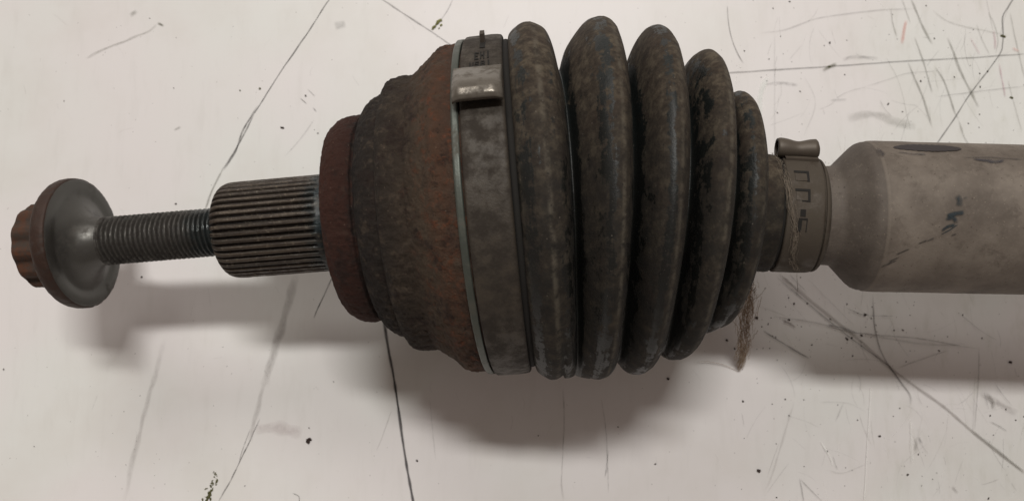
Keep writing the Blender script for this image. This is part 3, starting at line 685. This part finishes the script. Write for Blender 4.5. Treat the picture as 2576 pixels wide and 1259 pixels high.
crumb(710, 322, 4, 'thin dark sliver lying level between the pencil line and the rusty flange', el=2.0, flat=.3, group=GR)
crumb(795, 334, 2.6, 'pair of tiny dark dots left of the rusty flange', n=2, spread=4, group=GR)
crumb(1904, 798, 5.5, 'angular dark brown flake beside the hanging dust strand', n=2, spread=2, el=1.5, ang=1.2, group=GR)
crumb(1828, 855, 4, 'round black crumb to the left of the hanging dust strand', el=1.1, group=GR)
crumb(1680, 952, 4, 'black crumb just below the fourth boot ridge', group=GR)
crumb(1868, 1008, 3.6, 'small dark crumb below the tip of the hanging dust strand', group=GR)
crumb(1908, 1182, 6.0, 'largest dark red brown crumb near the bottom edge of the tabletop', el=1.3, group=GR)
crumb(2282, 1192, 4.0, 'dark blue grey crumb near the bottom edge, right of the thin white scratch', group=GR)
crumb(2540, 910, 4.5, 'dark crumb at the right edge in the shade of the tube', group=GR)
crumb(1984, 1044, 2.6, 'small dark dot halfway between the large red brown crumb and the shaft shadow', el=1, group=GR)
crumb(2522, 92, 4.5, 'dark green sliver near the top right corner where pencil lines cross', 'olive', el=2.4, flat=.3, group=GR)
crumb(2543, 246, 3.5, 'yellow green speck near the right edge above the tube', 'olive', el=2.2, flat=.3, group=GR)
crumb(2085, 168, 4.2, 'olive speck sitting on the long horizontal pencil line', 'olive', el=1.6, group=GR)
crumb(2175, 792, 4.5, 'black crumb cluster in the tube shadow right of the dust strand', n=3, spread=3, group=GR)
crumb(2132, 850, 4.0, 'black crumb touching the diagonal scratch under the tube', n=2, spread=3, group=GR)
def flecks(name, label, items, mat, seed):
    Vs = []; Fs = []; R = random.Random(seed); c0 = unp(items[0][0], items[0][1], ZT)
    for (x, y, r, el, ang) in items:
        c = unp(x, y, ZT)-c0; b = len(Vs); Vs += lump((c[0], c[1], 0), r, .4, el, ang, R.randint(0, 9999)); Fs += [[b+q for q in f] for f in IF]
    o = mesh_obj(name, Vs, np.array(Fs), M[mat], None, False); o.location = Vector((c0[0], c0[1], ZT))*S; o['label'] = label; o['category'] = 'debris'
flecks('moss_fragment', 'olive green fragments on the pencil line crossing above the housing', [(1100, 58, 6, 2.0, .8), (1092, 68, 5, 1.8, .7), (1108, 52, 5, 1.2, -.6), (1110, 64, 4, 1.4, .3), (1088, 74, 3, 1.3, .4), (1104, 72, 3, 1.2, .9)], 'moss', 4)
RM = random.Random(12)
flecks('moss_fragment', 'dark olive fragments at the bottom edge below the splined stub', [(545-25*u+RM.gauss(0, 5), 1185+75*u+RM.gauss(0, 3), RM.uniform(1.2, 4.6)*(.6+.6*u), RM.uniform(1, 2.6), RM.uniform(.2, 1.6)) for u in [k/29 for k in range(30)]], 'olive', 9)
# ------------------------------------------------------------------ marks on the tube (paint stains)
def TB(name, pts, width, col, strength, brk, ra=190, lift=.8, **kw):
    def place(x, y):
        s, th = surf(x, y, ra); c, n, u1, u2 = frame(s); r = rw(s, ra)+lift
        return c + r*(math.cos(th)*u2+math.sin(th)*u1)
    return ribbon(name, pts, width, col, strength, brk, place, root, **kw)
TB('bare_patch', [(2246, 371), (2290, 371), (2340, 373), (2385, 374), (2418, 375)], 17, (.028, .022, .022), 5.0, .0, taper=0, oval=True, step=4)
TB('bare_patch', [(2203, 372), (2215, 385), (2225, 392)], 16, (.05, .042, .042), .7, .5, taper=.1); TB('bare_patch', [(2258, 384), (2300, 388), (2330, 388)], 6, (.05, .045, .05), .6, .7)
TB('bare_patch', [(2445, 398), (2475, 403), (2505, 406), (2528, 403)], 9, (.035, .035, .045), .85, .55, wob=2); TB('bare_patch', [(2420, 396), (2480, 396), (2578, 401)], 3.5, (.05, .045, .045), .6, .4)
TEAL = (.012, .022, .028)
TB('paint_stain', [(2405, 490), (2413, 505), (2411, 520)], 17, TEAL, 1.1, .6, taper=.1, wob=2); TB('paint_stain', [(2380, 545), (2400, 536), (2425, 532)], 14, TEAL, 1.3, .45, taper=.1, wob=3)
TB('paint_stain', [(2376, 552), (2395, 548), (2404, 562)], 12, TEAL, 1.1, .5, wob=3); TB('paint_stain', [(2368, 582), (2382, 570), (2404, 564)], 10, TEAL, 1.0, .55, wob=2)
TB('paint_stain', [(2364, 590), (2388, 578), (2410, 563)], 3, TEAL, 1.2, .3); TB('paint_stain', [(2420, 500), (2434, 496)], 9, TEAL, .6, .7)
for x, y, l in [(2320, 608, 14), (2270, 632, 18), (2248, 652, 14), (2235, 662, 22), (2340, 602, 10), (2398, 590, 8)]:
    TB('paint_stain', [(x-l, y+l*.45), (x, y), (x+l, y-l*.4)], 5, (.03, .027, .025), .8, .5)
TB('paint_stain', [(2120, 470), (2126, 473)], 9, (.03, .02, .015), 1.0, .3, ra=150); TB('paint_stain', [(2160, 632), (2172, 628)], 18, (.035, .022, .02), .6, .5, ra=175, taper=.3)
# greasy wet highlights on threads / teeth ends
# ------------------------------------------------------------------ lint and cobweb
def fibres(name, strands, mat, parent=None):
    Vs = []; Fs = []
    for (P, rad) in strands:
        P = np.array(P, float); n = len(P); b = len(Vs)
        tg = np.gradient(P, axis=0); tg /= np.linalg.norm(tg, axis=1)[:, None]+1e-9
        up = np.array([0, 0, 1.0]); e1 = np.cross(tg, up); e1 /= np.linalg.norm(e1, axis=1)[:, None]+1e-9; e2 = np.cross(tg, e1)
        for i in range(n):
            rr = rad*(1 if 0 < i < n-1 else .3)
            for k in range(3):
                a = 2*math.pi*k/3; Vs.append(P[i]+rr*(math.cos(a)*e1[i]+math.sin(a)*e2[i]))
        for i in range(n-1):
            for k in range(3):
                k2 = (k+1) % 3; Fs.append([b+i*3+k, b+i*3+k2, b+(i+1)*3+k2, b+(i+1)*3+k])
    return mesh_obj(name, Vs, np.array(Fs), M[mat], parent, True)
R2 = random.Random(3)
def hang():
    path = np.array([(1893, 700), (1888, 735), (1880, 770), (1873, 805), (1874, 840), (1870, 875), (1864, 905), (1857, 935)], float); n = len(path)
    wdt = np.array([9, 11, 12, 13, 11, 9, 7, 2.5]); st_ = []
    for k in range(330):
        a = R2.uniform(0, n-2.2); L = R2.uniform(.4, 1.8); b = min(n-1, a+L); off = R2.gauss(0, .85); dr = R2.gauss(0, .9); m = 8; P = []
        for j in range(m):
            t = a+(b-a)*j/(m-1); x = np.interp(t, range(n), path[:, 0])+np.interp(t, range(n), wdt)*(off+dr*(j/m-.5))+R2.gauss(0, 1.6); y = np.interp(t, range(n), path[:, 1])+R2.gauss(0, 1)
            z = np.interp(t, [0, n-1], [-160, ZT+3])+R2.gauss(0, 4)
            P.append(unp(x, y, max(z, ZT+1)))
        st_.append((P, R2.uniform(.2, .8)))
    for (xs, zt) in [([(1857, 936), (1840, 925), (1815, 915), (1780, 908), (1745, 910)], 1), ([(1893, 700), (1872, 690), (1857, 672), (1860, 655)], 0)]:
        P = [unp(x, y, ZT+2+3*i*zt if zt else -60) for i, (x, y) in enumerate(xs)]; st_.append((P, .7))
    return st_
o = fibres('dust_strand', hang(), 'web'); o['label'] = 'ragged brown dust and cobweb strand hanging from the small end of the boot to the tabletop'; o['category'] = 'cobweb'; o['kind'] = 'stuff'
def lint_on(path, wd, cnt, rad, rr, seed, lift=2.5, lmax=1.6):
    R = random.Random(seed); path = np.array(path, float); n = len(path); st_ = []
    for k in range(cnt):
        a = R.uniform(0, n-1.3); b = min(n-1, a+R.uniform(.3, lmax)); off = R.gauss(0, .5); m = 7; P = []
        for j in range(m):
            t = a+(b-a)*j/(m-1); x = np.interp(t, range(n), path[:, 0])+wd*(off+R.gauss(0, .12)); y = np.interp(t, range(n), path[:, 1])+R.gauss(0, 1.2)
            s, th = surf(x, y, rad); c, nn, u1, u2 = frame(s); q = rw(s, rad)+lift+abs(R.gauss(0, 1.2)); P.append(c+q*(math.cos(th)*u2+math.sin(th)*u1))
        st_.append((P, R.uniform(.3, .75)*rr))
    return st_
st_ = lint_on([(1962, 418), (1975, 450), (1984, 480), (1988, 520), (1996, 560), (2003, 590), (1997, 620), (1988, 640), (1996, 660), (2003, 676)], 10, 150, 146, .5, 5)
st_ += lint_on([(1935, 385), (1948, 395), (1960, 410), (1968, 425)], 12, 16, 148, .7, 6, lmax=1)
P = [pt(*surf(2003, 676, 146), 147), unp(2004, 700, -40), unp(2006, 722, -60), unp(2003, 742, -70)]; st_.append((P, .6))
o = fibres('lint_strand', st_, 'lint'); o['label'] = 'grey lint strand stuck across the small clamp at the boot neck'; o['category'] = 'lint'; o['kind'] = 'stuff'
# origin of the shaft thing at its base on the table: shift the empty, keep the children in place
base = Vector((c0[0]*S, c0[1]*S, ZT*S))
root.location = base
for ch in root.children: ch.location = ch.location - base
print('table', ZT, 'objects', len(sc.objects))
